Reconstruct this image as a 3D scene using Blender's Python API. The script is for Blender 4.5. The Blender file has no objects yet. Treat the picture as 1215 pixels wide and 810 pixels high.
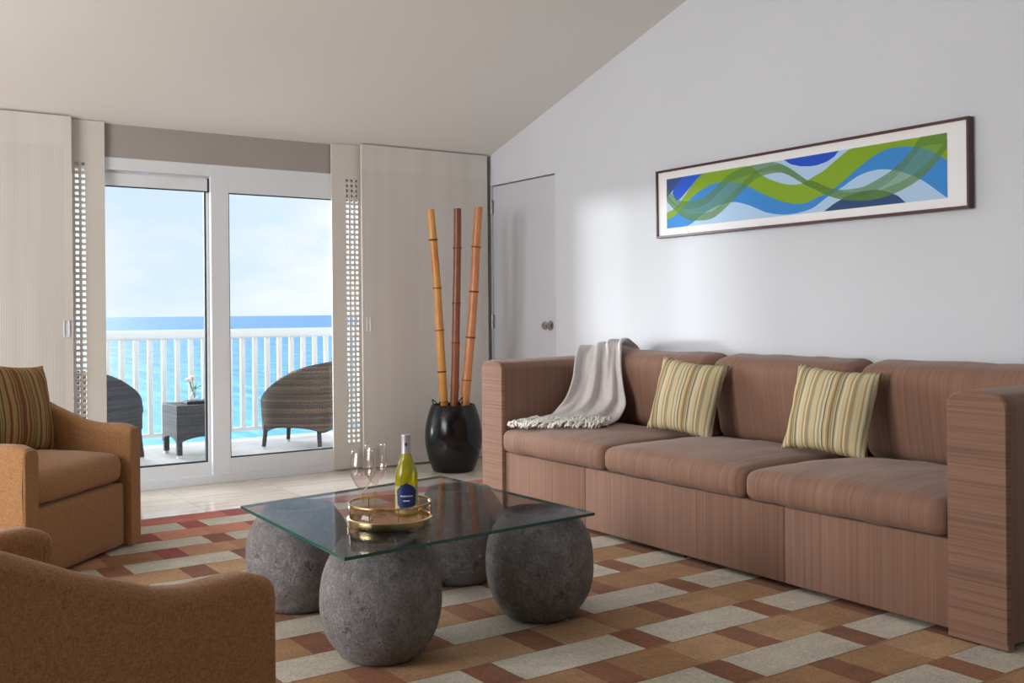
import bpy, bmesh, math, random
from math import sin, cos, pi, radians, sqrt, atan2
from mathutils import Vector, Matrix, noise
random.seed(7)
C = bpy.context.scene.collection
S = bpy.context.scene

# ------------------------------------------------------------------ camera
F_PX = 1195.34
cd = bpy.data.cameras.new('camera'); cam = bpy.data.objects.new('camera', cd); C.objects.link(cam)
yaw, roll = 0.595, -0.009
fw = Vector((sin(yaw), cos(yaw), 0)); r0 = Vector((cos(yaw), -sin(yaw), 0)); u0 = r0.cross(fw)
rr = r0*cos(roll) + u0*sin(roll); uu = -r0*sin(roll) + u0*cos(roll)
M = Matrix((rr, uu, -fw)).transposed().to_4x4(); M.translation = Vector((-4.153, -6.439, 1.08))
cam.matrix_world = M
cd.sensor_width = 36; cd.lens = 36*F_PX/1215; cd.shift_y = -33.5/1215; cd.clip_start = .05; cd.clip_end = 60000
S.camera = cam

# ------------------------------------------------------------------ colour / exposure
S.view_settings.view_transform = 'Standard'; S.view_settings.look = 'None'
S.view_settings.gamma = 1; S.view_settings.use_curve_mapping = False
S.view_settings.exposure = 0.34
S.cycles.transparent_max_bounces = 48; S.cycles.max_bounces = 12; S.cycles.glossy_bounces = 6

# ------------------------------------------------------------------ sky
def sky_world():
    w = bpy.data.worlds.new('World'); S.world = w; w.use_nodes = True
    nt = w.node_tree; N = nt.nodes; L = nt.links; N.clear()
    out = N.new('ShaderNodeOutputWorld'); bg = N.new('ShaderNodeBackground')
    tc = N.new('ShaderNodeTexCoord'); sep = N.new('ShaderNodeSeparateXYZ')
    L.new(tc.outputs['Generated'], sep.inputs[0])
    ramp = N.new('ShaderNodeValToRGB'); L.new(sep.outputs['Z'], ramp.inputs[0])
    e = ramp.color_ramp.elements
    e[0].position = 0.0; e[0].color = (.68, .82, .97, 1)
    e[1].position = .5; e[1].color = (.50, .68, .92, 1)
    m = e.new(.12); m.color = (.64, .79, .96, 1)
    mp = N.new('ShaderNodeMapping'); mp.inputs['Scale'].default_value = (1, 1, 2.6)
    L.new(tc.outputs['Generated'], mp.inputs[0])
    nz = N.new('ShaderNodeTexNoise'); nz.inputs['Scale'].default_value = 5.5; nz.inputs['Detail'].default_value = 7
    nz.inputs['Roughness'].default_value = .55
    L.new(mp.outputs[0], nz.inputs[0])
    cr = N.new('ShaderNodeValToRGB'); cr.color_ramp.elements[0].position = .40; cr.color_ramp.elements[1].position = .62
    L.new(nz.outputs[0], cr.inputs[0])
    mix = N.new('ShaderNodeMixRGB'); mix.inputs[2].default_value = (.88, .91, .95, 1)
    L.new(cr.outputs[0], mix.inputs[0]); L.new(ramp.outputs[0], mix.inputs[1])
    L.new(mix.outputs[0], bg.inputs[0]); bg.inputs[1].default_value = .90
    L.new(bg.outputs[0], out.inputs[0])
sky_world()

# ------------------------------------------------------------------ lights
def sun(name, direction, strength, angle, col):
    l = bpy.data.lights.new(name, 'SUN'); l.energy = strength; l.angle = radians(angle); l.color = col
    o = bpy.data.objects.new(name, l); C.objects.link(o)
    o.rotation_euler = Vector(direction).to_track_quat('-Z', 'Y').to_euler(); return o
def area(name, loc, direction, sx, sy, power, col):
    l = bpy.data.lights.new(name, 'AREA'); l.shape = 'RECTANGLE'; l.size = sx; l.size_y = sy; l.energy = power; l.color = col
    o = bpy.data.objects.new(name, l); C.objects.link(o); o.location = loc
    o.rotation_euler = Vector(direction).to_track_quat('-Z', 'Y').to_euler(); return o
# hazy daylight coming in from the sea side, broad and soft
sun('daylight_haze', (.34, -1, -.30), 8.0, 55, (.975, .985, 1))
# lower, tighter part of the glow (it draws the jamb's edge on the far wall)
sun('daylight_low', (1.12, -1, -.02), 2.6, 8, (.93, .97, 1))
# fill lamps added out of view, at the left and behind the camera
area('left_fill_light', (-7.35, -2.9, 1.6), (1, .02, -.12), 2.4, 2.0, 165, (.98, .985, 1))
area('rear_fill_light', (-3.2, -8.3, 2.5), (.1, 1, .15), 3.5, 1.4, 8, (.88, .94, 1))

# ------------------------------------------------------------------ material helpers
def srgb(r, g, b):
    f = lambda c: (c/255/12.92) if c/255 <= .04045 else ((c/255+.055)/1.055)**2.4
    return (f(r), f(g), f(b), 1)
class NT:
    def __init__(s, name):
        s.m = bpy.data.materials.new(name); s.m.use_nodes = True; s.t = s.m.node_tree
        s.N = s.t.nodes; s.L = s.t.links; s.N.clear()
        s.out = s.N.new('ShaderNodeOutputMaterial'); s.p = s.N.new('ShaderNodeBsdfPrincipled')
        s.L.new(s.p.outputs[0], s.out.inputs[0])
        s.tc = s.N.new('ShaderNodeTexCoord')
    def coord(s, kind='Object', scale=(1, 1, 1), rot=(0, 0, 0), loc=(0, 0, 0)):
        mp = s.N.new('ShaderNodeMapping'); mp.inputs['Scale'].default_value = scale; mp.inputs['Rotation'].default_value = rot
        mp.inputs['Location'].default_value = loc
        s.L.new(s.tc.outputs[kind], mp.inputs[0]); return mp.outputs[0]
    def noise(s, vec, scale=5, detail=4, rough=.5):
        n = s.N.new('ShaderNodeTexNoise'); n.inputs['Scale'].default_value = scale; n.inputs['Detail'].default_value = detail
        n.inputs['Roughness'].default_value = rough; s.L.new(vec, n.inputs[0]); return n.outputs[0]
    def voronoi(s, vec, scale=5, feature='F1'):
        n = s.N.new('ShaderNodeTexVoronoi'); n.inputs['Scale'].default_value = scale; n.feature = feature
        s.L.new(vec, n.inputs[0]); return n.outputs[0]
    def math(s, op, a, b=0.0, c=None):
        n = s.N.new('ShaderNodeMath'); n.operation = op
        for i, v in enumerate((a, b) if c is None else (a, b, c)):
            if isinstance(v, (int, float)): n.inputs[i].default_value = v
            else: s.L.new(v, n.inputs[i])
        return n.outputs[0]
    def ramp(s, fac, stops, interp='LINEAR'):
        n = s.N.new('ShaderNodeValToRGB'); n.color_ramp.interpolation = interp; e = n.color_ramp.elements
        e[0].position, e[0].color = stops[0]; e[1].position, e[1].color = stops[-1]
        for p, c in stops[1:-1]:
            x = e.new(p); x.color = c
        s.L.new(fac, n.inputs[0]); return n.outputs[0]
    def mix(s, fac, a, b, mode='MIX'):
        n = s.N.new('ShaderNodeMixRGB'); n.blend_type = mode
        for i, v in enumerate((fac, a, b)):
            if isinstance(v, (int, float)): n.inputs[i].default_value = v
            elif isinstance(v, tuple): n.inputs[i].default_value = v
            else: s.L.new(v, n.inputs[i])
        return n.outputs[0]
    def sep(s, vec):
        n = s.N.new('ShaderNodeSeparateXYZ'); s.L.new(vec, n.inputs[0]); return n.outputs
    def comb(s, x, y, z):
        n = s.N.new('ShaderNodeCombineXYZ')
        for i, v in enumerate((x, y, z)):
            if isinstance(v, (int, float)): n.inputs[i].default_value = v
            else: s.L.new(v, n.inputs[i])
        return n.outputs[0]
    def col(s, c):
        if isinstance(c, tuple): s.p.inputs['Base Color'].default_value = c
        else: s.L.new(c, s.p.inputs['Base Color'])
        return s
    def rough(s, v):
        if isinstance(v, (int, float)): s.p.inputs['Roughness'].default_value = v
        else: s.L.new(v, s.p.inputs['Roughness'])
        return s
    def metal(s, v): s.p.inputs['Metallic'].default_value = v; return s
    def spec(s, v): s.p.inputs['Specular IOR Level'].default_value = v; return s
    def sheen(s, v): s.p.inputs['Sheen Weight'].default_value = v; s.p.inputs['Sheen Roughness'].default_value = .5; return s
    def bump(s, h, strength=.3, dist=.01):
        n = s.N.new('ShaderNodeBump'); n.inputs['Strength'].default_value = strength; n.inputs['Distance'].default_value = dist
        s.L.new(h, n.inputs['Height']); s.L.new(n.outputs[0], s.p.inputs['Normal']); return s
def plain(name, c, rough=.5, metal=0, spec=.5):
    return NT(name).col(c).rough(rough).metal(metal).spec(spec).m
def dusty(name, c, rough=.6, amt=.06, scale=3, bump=0.0, bscale=120):
    t = NT(name); v = t.coord(); n = t.noise(v, scale, 5)
    d = tuple(x*(1-amt*2) for x in c[:3])+(1,); b = tuple(min(1, x*(1+amt)) for x in c[:3])+(1,)
    t.col(t.ramp(n, [(.3, d), (.7, b)])).rough(rough)
    if bump: t.bump(t.noise(v, bscale, 3), bump, .002)
    return t.m
def pane(name, tint, refl_ior=1.45, rough=0.0):
    m = bpy.data.materials.new(name); m.use_nodes = True; nt = m.node_tree; N = nt.nodes; L = nt.links; N.clear()
    out = N.new('ShaderNodeOutputMaterial'); tr = N.new('ShaderNodeBsdfTransparent'); gl = N.new('ShaderNodeBsdfGlossy')
    tr.inputs[0].default_value = tint; gl.inputs['Roughness'].default_value = rough
    fr = N.new('ShaderNodeFresnel'); fr.inputs[0].default_value = refl_ior
    geo = N.new('ShaderNodeNewGeometry'); mi = N.new('ShaderNodeMath'); mi.operation = 'SUBTRACT'; mi.inputs[0].default_value = 1
    L.new(geo.outputs['Backfacing'], mi.inputs[1])
    mu = N.new('ShaderNodeMath'); mu.operation = 'MULTIPLY'; L.new(mi.outputs[0], mu.inputs[0]); L.new(fr.outputs[0], mu.inputs[1])
    mx = N.new('ShaderNodeMixShader'); L.new(mu.outputs[0], mx.inputs[0]); L.new(tr.outputs[0], mx.inputs[1]); L.new(gl.outputs[0], mx.inputs[2])
    L.new(mx.outputs[0], out.inputs[0]); return m

def strie(name, base, axis, freq=220, light=.30, dark=.35, rough=.75, sheen=.15):
    """silky fabric with thin irregular stripes; axis = coordinate along which they vary"""
    t = NT(name)
    sc = [1.2, 1.2, 1.2]; sc[axis] = freq
    v = t.coord('Object', tuple(sc)); n1 = t.noise(v, 1, 3, .7)
    sc2 = [.8, .8, .8]; sc2[axis] = freq*.22
    n2 = t.noise(t.coord('Object', tuple(sc2), loc=(3, 5, 7)), 1, 2, .6)
    f = t.math('MULTIPLY_ADD', n1, .62, t.math('MULTIPLY', n2, .38))
    d = tuple(x*(1-dark) for x in base[:3])+(1,); li = tuple(min(1, x*(1+light)) for x in base[:3])+(1,)
    t.col(t.ramp(f, [(.36, d), (.5, base), (.64, li)])).rough(rough).spec(.25).sheen(sheen)
    fine = t.noise(t.coord(), 900, 2)
    t.bump(t.math('MULTIPLY_ADD', fine, .4, f), .25, .0015)
    return t.m

M_wall = dusty('painted_wall', srgb(216, 219, 224), .75, .008, 1.5, .04, 300)
M_rear = dusty('darkened_rear_wall', srgb(122, 112, 104), .8, .01)  # tone darkened on the unseen walls to cut bounced light
M_wallw = dusty('painted_window_wall', srgb(216, 212, 204), .75, .01)
M_ceil = dusty('painted_ceiling', srgb(232, 230, 226), .85, .008, 1.2, .04, 200)
M_door = dusty('painted_door', srgb(206, 208, 214), .45, .01)
M_white = dusty('white_frame', srgb(230, 234, 238), .35, .012)
M_gap = plain('dark_gap', srgb(40, 38, 36), .8)
M_header = dusty('taupe_shade_fabric', srgb(168, 161, 155), .85, .02)
M_valance = dusty('grey_valance', srgb(232, 236, 238), .4, .02)
M_chrome = plain('chrome', srgb(190, 188, 185), .18, 1)
M_hinge = plain('hinge_metal', srgb(150, 148, 145), .35, 1)
M_gasket = plain('black_gasket', srgb(45, 48, 50), .5)
M_pane = pane('window_glass', (.985, .993, 1, 1), 1.45)
M_smoke = pane('smoked_glass', (.70, .72, .73, 1), 1.15, .08)
M_edge = NT('green_glass_edge').col(srgb(30, 92, 84)).rough(.12).spec(.8).m

def panel_mat():
    t = NT('ribbed_panel_fabric'); v = t.coord('Object'); x, y, z = t.sep(v)
    w = t.math('SINE', t.math('MULTIPLY', x, 2*pi/.0118))
    mask = t.math('LESS_THAN', z, 2.09)
    h = t.math('MULTIPLY', w, mask)
    n = t.noise(t.coord('Object', (8, 8, .6)), 1, 2)
    mask = t.math('MULTIPLY', mask, t.math('LESS_THAN', t.math('ABSOLUTE', x), .60))
    h = t.math('MULTIPLY', w, mask)
    groove = t.math('MULTIPLY', t.math('GREATER_THAN', h, .4), .42)
    c = t.mix(groove, t.ramp(n, [(.3, srgb(214, 209, 202)), (.7, srgb(224, 220, 213))]), srgb(190, 184, 176))
    t.col(c).rough(.7).bump(h, .22, .0015); return t.m
M_panel = panel_mat()
M_perf = dusty('cream_perforated_panel', srgb(217, 212, 203), .6, .012)

def floor_mat():
    t = NT('polished_travertine'); v = t.coord('Object'); x, y, z = t.sep(v)
    fx = t.math('FRACT', t.math('DIVIDE', x, .61)); fy = t.math('FRACT', t.math('DIVIDE', y, .41))
    gx = t.math('LESS_THAN', fx, .006); gy = t.math('LESS_THAN', fy, .009)
    g = t.math('MAXIMUM', gx, gy)
    cell = t.comb(t.math('FLOOR', t.math('DIVIDE', x, .61)), t.math('FLOOR', t.math('DIVIDE', y, .41)), 0)
    wn = t.N.new('ShaderNodeTexWhiteNoise'); t.L.new(cell, wn.inputs[0])
    n = t.noise(t.coord('Object', (1.3, 7, 1)), 3, 7, .65)
    f = t.math('MULTIPLY_ADD', wn.outputs[0], .22, t.math('MULTIPLY', n, .85))
    c = t.ramp(f, [(.25, srgb(204, 188, 168)), (.5, srgb(224, 212, 196)), (.75, srgb(238, 230, 218))])
    t.col(t.mix(t.math('MULTIPLY', g, .6), c, srgb(160, 145, 128))).rough(.10).spec(.6); return t.m
M_floor = floor_mat()

def rug_mat():
    t = NT('basket_block_rug'); v = t.coord('Object'); x, y, z = t.sep(v)
    wob = t.math('MULTIPLY', t.math('SUBTRACT', t.noise(t.coord('Object', (9, 9, 1)), 1, 3), .5), .012)
    xs = t.math('ADD', t.math('ADD', x, t.math('MULTIPLY', t.math('ADD', y, 1.4), .030)), wob)
    U = t.math('DIVIDE', t.math('ADD', xs, 2.675), .575)
    V = t.math('DIVIDE', t.math('SUBTRACT', t.math('SUBTRACT', -1.15, y), wob), .3855)
    fu = t.math('FRACT', U); iu = t.math('FLOOR', U); fv = t.math('FRACT', V); iv = t.math('FLOOR', V)
    isc = t.math('LESS_THAN', fv, .47)
    gap = t.math('LESS_THAN', fu, .195)
    fu2 = t.math('FRACT', t.math('ADD', U, .5)); iu2 = t.math('FLOOR', t.math('ADD', U, .5))
    gap2 = t.math('LESS_THAN', fu2, .195)
    half = t.math('GREATER_THAN', fu2, .60)
    def rnd(a, b, c):
        w = t.N.new('ShaderNodeTexWhiteNoise'); t.L.new(t.comb(a, b, c), w.inputs[0]); return w.outputs[0]
    ra = rnd(iu, iv, 1.0); rb = rnd(t.math('MULTIPLY_ADD', half, .37, iu2), iv, 2.0); rc = rnd(iu2, iv, 3.0)
    redf = t.math('ADD', t.math('DIVIDE', t.math('ADD', y, 2.05), .9), t.math('MULTIPLY', t.math('SUBTRACT', rb, .5), .5))
    cl = t.N.new('ShaderNodeClamp'); t.L.new(redf, cl.inputs[0]); redf = cl.outputs[0]
    red2 = t.math('ADD', t.math('DIVIDE', t.math('ADD', y, 2.0), .5), t.math('MULTIPLY', t.math('SUBTRACT', ra, .55), 1.2))
    cl = t.N.new('ShaderNodeClamp'); t.L.new(red2, cl.inputs[0]); red2 = cl.outputs[0]
    cream = t.ramp(ra, [(0, srgb(184, 174, 156)), (1, srgb(198, 190, 172))])
    tan = t.ramp(rb, [(0, srgb(154, 112, 70)), (.5, srgb(168, 126, 84)), (1, srgb(182, 144, 104))])
    redl = t.ramp(rb, [(0, srgb(176, 84, 68)), (.5, srgb(192, 112, 86)), (1, srgb(200, 128, 98))])
    long_ = t.mix(redf, tan, redl)
    brown = t.ramp(rc, [(0, srgb(118, 70, 42)), (1, srgb(146, 92, 56))])
    redd = t.ramp(rc, [(0, srgb(148, 58, 52)), (1, srgb(166, 76, 62))])
    dark = t.mix(red2, brown, redd)
    rowc = t.mix(gap, cream, dark); rowb = t.mix(gap2, long_, dark)
    c = t.mix(isc, rowb, rowc)
    # carved lines where the blocks meet
    e1 = t.math('LESS_THAN', t.math('ABSOLUTE', t.math('SUBTRACT', fv, .485)), .012)
    e2 = t.math('GREATER_THAN', fv, .985)
    e = t.math('MAXIMUM', e1, e2)
    fib = t.noise(t.coord('Object', (14, 60, 10)), 6, 5, .75)
    fine = t.noise(v, 260, 3, .8)
    c = t.mix(t.math('MULTIPLY', e, .38), c, srgb(70, 48, 34))
    c = t.mix(.75, c, t.ramp(fib, [(.3, (0.29, 0.29, 0.29, 1)), (.7, (0.71, 0.71, 0.71, 1))]), 'OVERLAY')
    blot = t.noise(t.coord('Object', (3, 6, 3), loc=(7, 1, 0)), 1.5, 4, .6)
    c = t.mix(.35, c, t.ramp(blot, [(.35, (0.33, 0.33, 0.33, 1)), (.65, (0.68, 0.68, 0.68, 1))]), 'OVERLAY')
    c = t.mix(.6, c, t.ramp(fine, [(.3, (0.29, 0.29, 0.29, 1)), (.7, (0.71, 0.71, 0.71, 1))]), 'OVERLAY')
    t.col(c).rough(.95).spec(.1).sheen(.12)
    tuft = t.noise(v, 110, 3, .7)
    c = t.mix(.5, c, t.ramp(tuft, [(.3, (.3, .3, .3, 1)), (.7, (.7, .7, .7, 1))]), 'OVERLAY'); t.col(c)
    fine = t.math('ADD', fine, tuft)
    h = t.math('SUBTRACT', t.math('MULTIPLY_ADD', fine, .5, t.math('MULTIPLY', fib, .3)), t.math('MULTIPLY', e, .8))
    t.bump(h, .8, .006); return t.m
M_rug = rug_mat()

SOFA = srgb(137, 103, 85)
M_sofa_y = strie('sofa_strie_vertical', SOFA, 1, 330, .22, .24)
M_sofa_x = strie('sofa_strie_arm', SOFA, 0, 330, .22, .24)
M_sofa_z = strie('sofa_strie_horizontal', SOFA, 2, 460, .34, .34)

def chair_mat():
    t = NT('ochre_woven_fabric'); v = t.coord('Object')
    n1 = t.noise(t.coord('Object', (420, 420, 90)), 1, 3, .7); n2 = t.noise(t.coord('Object', (110, 110, 480)), 1, 3, .7)
    f = t.math('MULTIPLY', t.math('ADD', n1, n2), .5)
    t.col(t.ramp(f, [(.36, srgb(132, 92, 58)), (.5, srgb(162, 117, 76)), (.64, srgb(184, 138, 96))])).rough(.85).spec(.2).sheen(.2)
    t.bump(f, .35, .002); return t.m
M_chair = chair_mat()

def pillow_mat(name, cols, axis=0, width=.42):
    t = NT(name); v = t.coord('Object'); c = t.sep(v)[axis]
    q = t.math('FRACT', t.math('MULTIPLY_ADD', c, 2.3/width, 7.53))
    n = len(cols); seq = []; pos = 0
    rnd = random.Random(5); ws = [rnd.uniform(.5, 1.5) for _ in range(30)]; tot = sum(ws)
    k = 0
    for w in ws:
        seq.append((min(.999, pos/tot), cols[k % n])); pos += w; k += rnd.choice((1, 2, 3))
    col = t.ramp(q, seq, 'CONSTANT')
    fine = t.noise(t.coord('Object', (500, 60, 500)), 1, 3, .8)
    col = t.mix(.35, col, t.ramp(fine, [(.3, (0.32, 0.32, 0.32, 1)), (.7, (0.68, 0.68, 0.68, 1))]), 'OVERLAY')
    t.col(col).rough(.85).spec(.2).bump(fine, .3, .002); return t.m
M_pillow = pillow_mat('striped_cushion_fabric', [srgb(212, 198, 160), srgb(180, 156, 110), srgb(220, 210, 178), srgb(134, 116, 76), srgb(186, 152, 104), srgb(206, 192, 146), srgb(150, 156, 136), srgb(206, 188, 146)])
M_pillow2 = pillow_mat('brown_striped_cushion_fabric', [srgb(150, 122, 76), srgb(112, 84, 52), srgb(162, 140, 96), srgb(98, 88, 56), srgb(138, 82, 52), srgb(170, 140, 92)])
M_throw = dusty('grey_wool_throw', srgb(226, 220, 218), .95, .03, 40, .5, 500)
M_fringe = dusty('white_wool_fringe', srgb(246, 243, 238), .95, .01)

def stone_mat():
    t = NT('volcanic_stone'); v = t.coord('Object')
    n = t.noise(v, 16, 8, .75); n2 = t.noise(v, 120, 4, .75)
    pit = t.voronoi(v, 34); pitm = t.ramp(pit, [(.05, (0, 0, 0, 1)), (.16, (1, 1, 1, 1))])
    pit2 = t.ramp(t.noise(v, 26, 3, .6), [(.62, (1, 1, 1, 1)), (.70, (0, 0, 0, 1))])
    c = t.ramp(t.math('MULTIPLY_ADD', n, .5, t.math('MULTIPLY', n2, .5)), [(.36, srgb(88, 84, 84)), (.5, srgb(122, 118, 118)), (.66, srgb(166, 163, 164))])
    c = t.mix(t.math('MULTIPLY', t.math('SUBTRACT', 1, pit2), .5), c, srgb(62, 58, 58))
    ws = t.ramp(t.noise(t.coord('Object', (1, 1, 1), loc=(4, 2, 9)), 11, 2, .5), [(.71, (0, 0, 0, 1)), (.735, (1, 1, 1, 1))])
    c = t.mix(t.math('MULTIPLY', ws, .8), c, srgb(206, 198, 186))
    t.col(c).rough(.62).spec(.35)
    h = t.math('ADD', t.math('MULTIPLY', pitm, .35), t.math('ADD', t.math('MULTIPLY', n2, .6), t.math('MULTIPLY', pit2, .5)))
    t.bump(h, .95, .009); return t.m
M_stone = stone_mat()
M_black = NT('black_gloss_ceramic').col(srgb(12, 12, 13)).rough(.2).spec(.4).m
M_brass = NT('aged_brass'); M_brass = M_brass.col(srgb(222, 203, 156)).rough(.24).metal(1).m
M_trayglass = pane('tray_wall_glass', (.88, .80, .76, 1), 1.45)
M_mirror = NT('rose_marble_base').col(srgb(188, 160, 148)).rough(.12).spec(.7).m
M_wineglass = pane('wine_glass', (.985, .982, .982, 1), 1.9)
M_wine = pane('rose_wine', (.98, .925, .915, 1), 1.33)
def bottle_mat():
    t = NT('green_yellow_bottle_glass')
    t.col(srgb(206, 200, 40)).rough(.06).spec(.7); t.p.inputs['Transmission Weight'].default_value = .55; t.p.inputs['IOR'].default_value = 1.4
    return t.m
M_bottle = bottle_mat()
M_foil = NT('silver_foil').col(srgb(206, 208, 212)).rough(.35).metal(.5).m
M_label = plain('navy_label', srgb(18, 42, 104), .45)
M_labelback = plain('pale_olive_label', srgb(178, 176, 130), .5)
M_print = plain('white_print', srgb(215, 222, 235), .5)
def bamboo_mat(name, a, b, c):
    t = NT(name); n = t.noise(t.coord('Object', (40, 40, 3)), 1, 4, .6); n2 = t.noise(t.coord(), 3.5, 4, .6)
    col = t.ramp(n, [(.3, a), (.7, b)]); col = t.mix(t.ramp(n2, [(.45, (0, 0, 0, 1)), (.7, (1, 1, 1, 1))]), col, c)
    t.col(col).rough(.34).spec(.5); return t.m
M_bam1 = bamboo_mat('golden_bamboo', srgb(204, 144, 66), srgb(220, 164, 88), srgb(196, 116, 58))
M_bam2 = bamboo_mat('dark_red_bamboo', srgb(132, 76, 48), srgb(156, 96, 62), srgb(116, 62, 42))
M_bam3 = bamboo_mat('orange_bamboo', srgb(196, 128, 76), srgb(212, 148, 96), srgb(184, 104, 64))
M_node = plain('bamboo_node', srgb(104, 62, 34), .5)
M_cut = plain('bamboo_cut', srgb(176, 122, 70), .7)

def wicker_mat(name, a, b, c):
    t = NT(name); v = t.coord('Object'); x, y, z = t.sep(v)
    ang = t.math('ARCTAN2', y, x)
    wv = t.math('SINE', t.math('MULTIPLY', ang, 56)); wz = t.math('SINE', t.math('MULTIPLY', z, 2*pi/.014))
    h = t.math('MULTIPLY', wv, wz)
    band = t.noise(t.coord('Object', (.5, .5, 42)), 1, 2, .5)
    f = t.math('MULTIPLY_ADD', h, .13, band)
    t.col(t.ramp(f, [(.38, a), (.5, b), (.62, c)])).rough(.6).bump(h, .7, .005); return t.m
M_wick = wicker_mat('brown_wicker', srgb(52, 48, 46), srgb(74, 64, 56), srgb(112, 92, 68))
M_wick2 = wicker_mat('charcoal_wicker', srgb(52, 54, 58), srgb(66, 67, 70), srgb(84, 84, 86))
M_leg = plain('dark_leg', srgb(48, 47, 47), .5)
M_foot = plain('pale_foot', srgb(210, 210, 208), .5)
M_rail = dusty('white_railing', srgb(240, 240, 238), .5, .01)
def balcony_mat():
    t = NT('balcony_tile'); v = t.coord('Object'); x, y, z = t.sep(v)
    g = t.math('MAXIMUM', t.math('LESS_THAN', t.math('FRACT', t.math('DIVIDE', x, .3)), .02), t.math('LESS_THAN', t.math('FRACT', t.math('DIVIDE', y, .3)), .02))
    n = t.noise(v, 4, 4); t.col(t.mix(t.math('MULTIPLY', g, .4), t.ramp(n, [(.3, srgb(196, 194, 190)), (.7, srgb(214, 212, 208))]), srgb(170, 168, 165))).rough(.6); return t.m
M_balc = balcony_mat()
def sea_mat():
    t = NT('sea_water'); v = t.coord('Object')
    y = t.sep(v)[1]
    far = t.ramp(t.math('DIVIDE', y, 900), [(0.0, srgb(92, 184, 204)), (.12, srgb(92, 174, 206)), (.25, srgb(84, 154, 202)), (.8, srgb(72, 132, 190))])
    n = t.noise(t.coord('Object', (.32, .05, .1)), 1, 5, .6); n2 = t.noise(t.coord('Object', (.8, 1.8, 1)), 1, 4, .7)
    f = t.math('MULTIPLY_ADD', n, .8, t.math('MULTIPLY', n2, .2))
    c = t.mix(.85, far, t.ramp(f, [(.36, (.22, .30, .36, 1)), (.5, (.46, .47, .48, 1)), (.64, (.78, .76, .74, 1))]), 'OVERLAY')
    t.col(c).rough(.45).spec(.12).bump(f, .25, .4); return t.m
M_sea = sea_mat()
M_frame = dusty('dark_mahogany', srgb(76, 36, 32), .4, .1, 20)
M_mat = plain('ivory_mount', srgb(243, 242, 243), .7)
M_leaf = plain('flower_leaf', srgb(98, 146, 70), .6)
M_petal = plain('white_petal', srgb(244, 232, 224), .7)
M_book = plain('black_book', srgb(36, 38, 42), .5)
M_wire = plain('black_wire', srgb(22, 22, 22), .35)

# ------------------------------------------------------------------ mesh helpers
def tag(o, label=None, cat=None, group=None, kind=None):
    for k, v in (('label', label), ('category', cat), ('group', group), ('kind', kind)):
        if v: o[k] = v
    return o
def empty(name, loc=(0, 0, 0), rz=0, label=None, cat=None, group=None):
    o = bpy.data.objects.new(name, None); C.objects.link(o); o.location = loc; o.rotation_euler = (0, 0, rz)
    o.empty_display_size = .1
    return tag(o, label, cat, group)
def obj(name, bm, mats, parent=None, smooth=False, autos=None):
    bmesh.ops.recalc_face_normals(bm, faces=bm.faces)
    me = bpy.data.meshes.new(name); bm.to_mesh(me); bm.free()
    for m in (mats if isinstance(mats, (list, tuple)) else [mats]): me.materials.append(m)
    if smooth: me.polygons.foreach_set('use_smooth', [True]*len(me.polygons))
    if autos: me.set_sharp_from_angle(angle=radians(autos))
    o = bpy.data.objects.new(name, me); C.objects.link(o)
    if parent: o.parent = parent
    return o
def struct(name, bm, m, parent=None, **k):
    o = obj(name, bm, m, parent, **k)
    if not parent: o['kind'] = 'structure'
    return o
def box(bm, x0, x1, y0, y1, z0, z1, bevel=0, seg=2, mi=0):
    b2 = bmesh.new(); bmesh.ops.create_cube(b2, size=1)
    for v in b2.verts: v.co = Vector(((x0+x1)/2+v.co.x*(x1-x0), (y0+y1)/2+v.co.y*(y1-y0), (z0+z1)/2+v.co.z*(z1-z0)))
    if bevel: bmesh.ops.bevel(b2, geom=b2.edges[:], offset=bevel, segments=seg, profile=.5, affect='EDGES')
    for f in b2.faces: f.material_index = mi
    merge(bm, b2)
def merge(bm, b2, mat=None):
    if mat is not None: bmesh.ops.transform(b2, matrix=mat, verts=b2.verts)
    mp = {v: bm.verts.new(v.co) for v in b2.verts}
    for f in b2.faces:
        try:
            nf = bm.faces.new([mp[v] for v in f.verts]); nf.material_index = f.material_index; nf.smooth = f.smooth
        except ValueError: pass
    b2.free()
def lathe(bm, prof, seg=32, c=(0, 0, 0), cap=True, mi=0, wob=None):
    rings = []
    for r, z in prof:
        ring = []
        for i in range(seg):
            a = 2*pi*i/seg; R = r
            if wob: R = r*(1+wob(a, z))
            ring.append(bm.verts.new((c[0]+R*cos(a), c[1]+R*sin(a), c[2]+z)))
        rings.append(ring)
    for k in range(len(rings)-1):
        for i in range(seg):
            f = bm.faces.new((rings[k][i], rings[k][(i+1) % seg], rings[k+1][(i+1) % seg], rings[k+1][i])); f.material_index = mi
    if cap:
        for ring, p in ((rings[0], prof[0]), (rings[-1], prof[-1])):
            if p[0] > 1e-5:
                f = bm.faces.new(ring); f.material_index = mi
def tube(bm, pts, r, seg=10, cap=True, mi=0):
    pts = [Vector(p) for p in pts]; n = len(pts); rs = r if isinstance(r, (list, tuple)) else [r]*n
    prev = None; rings = []
    for i in range(n):
        t = (pts[min(i+1, n-1)]-pts[max(i-1, 0)]).normalized()
        if prev is None:
            a = Vector((0, 0, 1)) if abs(t.z) < .9 else Vector((1, 0, 0)); nrm = t.cross(a).normalized()
        else: nrm = (prev-t*prev.dot(t)).normalized()
        prev = nrm; b = t.cross(nrm)
        rings.append([bm.verts.new(pts[i]+(nrm*cos(2*pi*j/seg)+b*sin(2*pi*j/seg))*rs[i]) for j in range(seg)])
    for k in range(n-1):
        for j in range(seg):
            f = bm.faces.new((rings[k][j], rings[k][(j+1) % seg], rings[k+1][(j+1) % seg], rings[k+1][j])); f.material_index = mi
    if cap:
        for rg in (rings[0], rings[-1]):
            f = bm.faces.new(rg); f.material_index = mi
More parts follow.
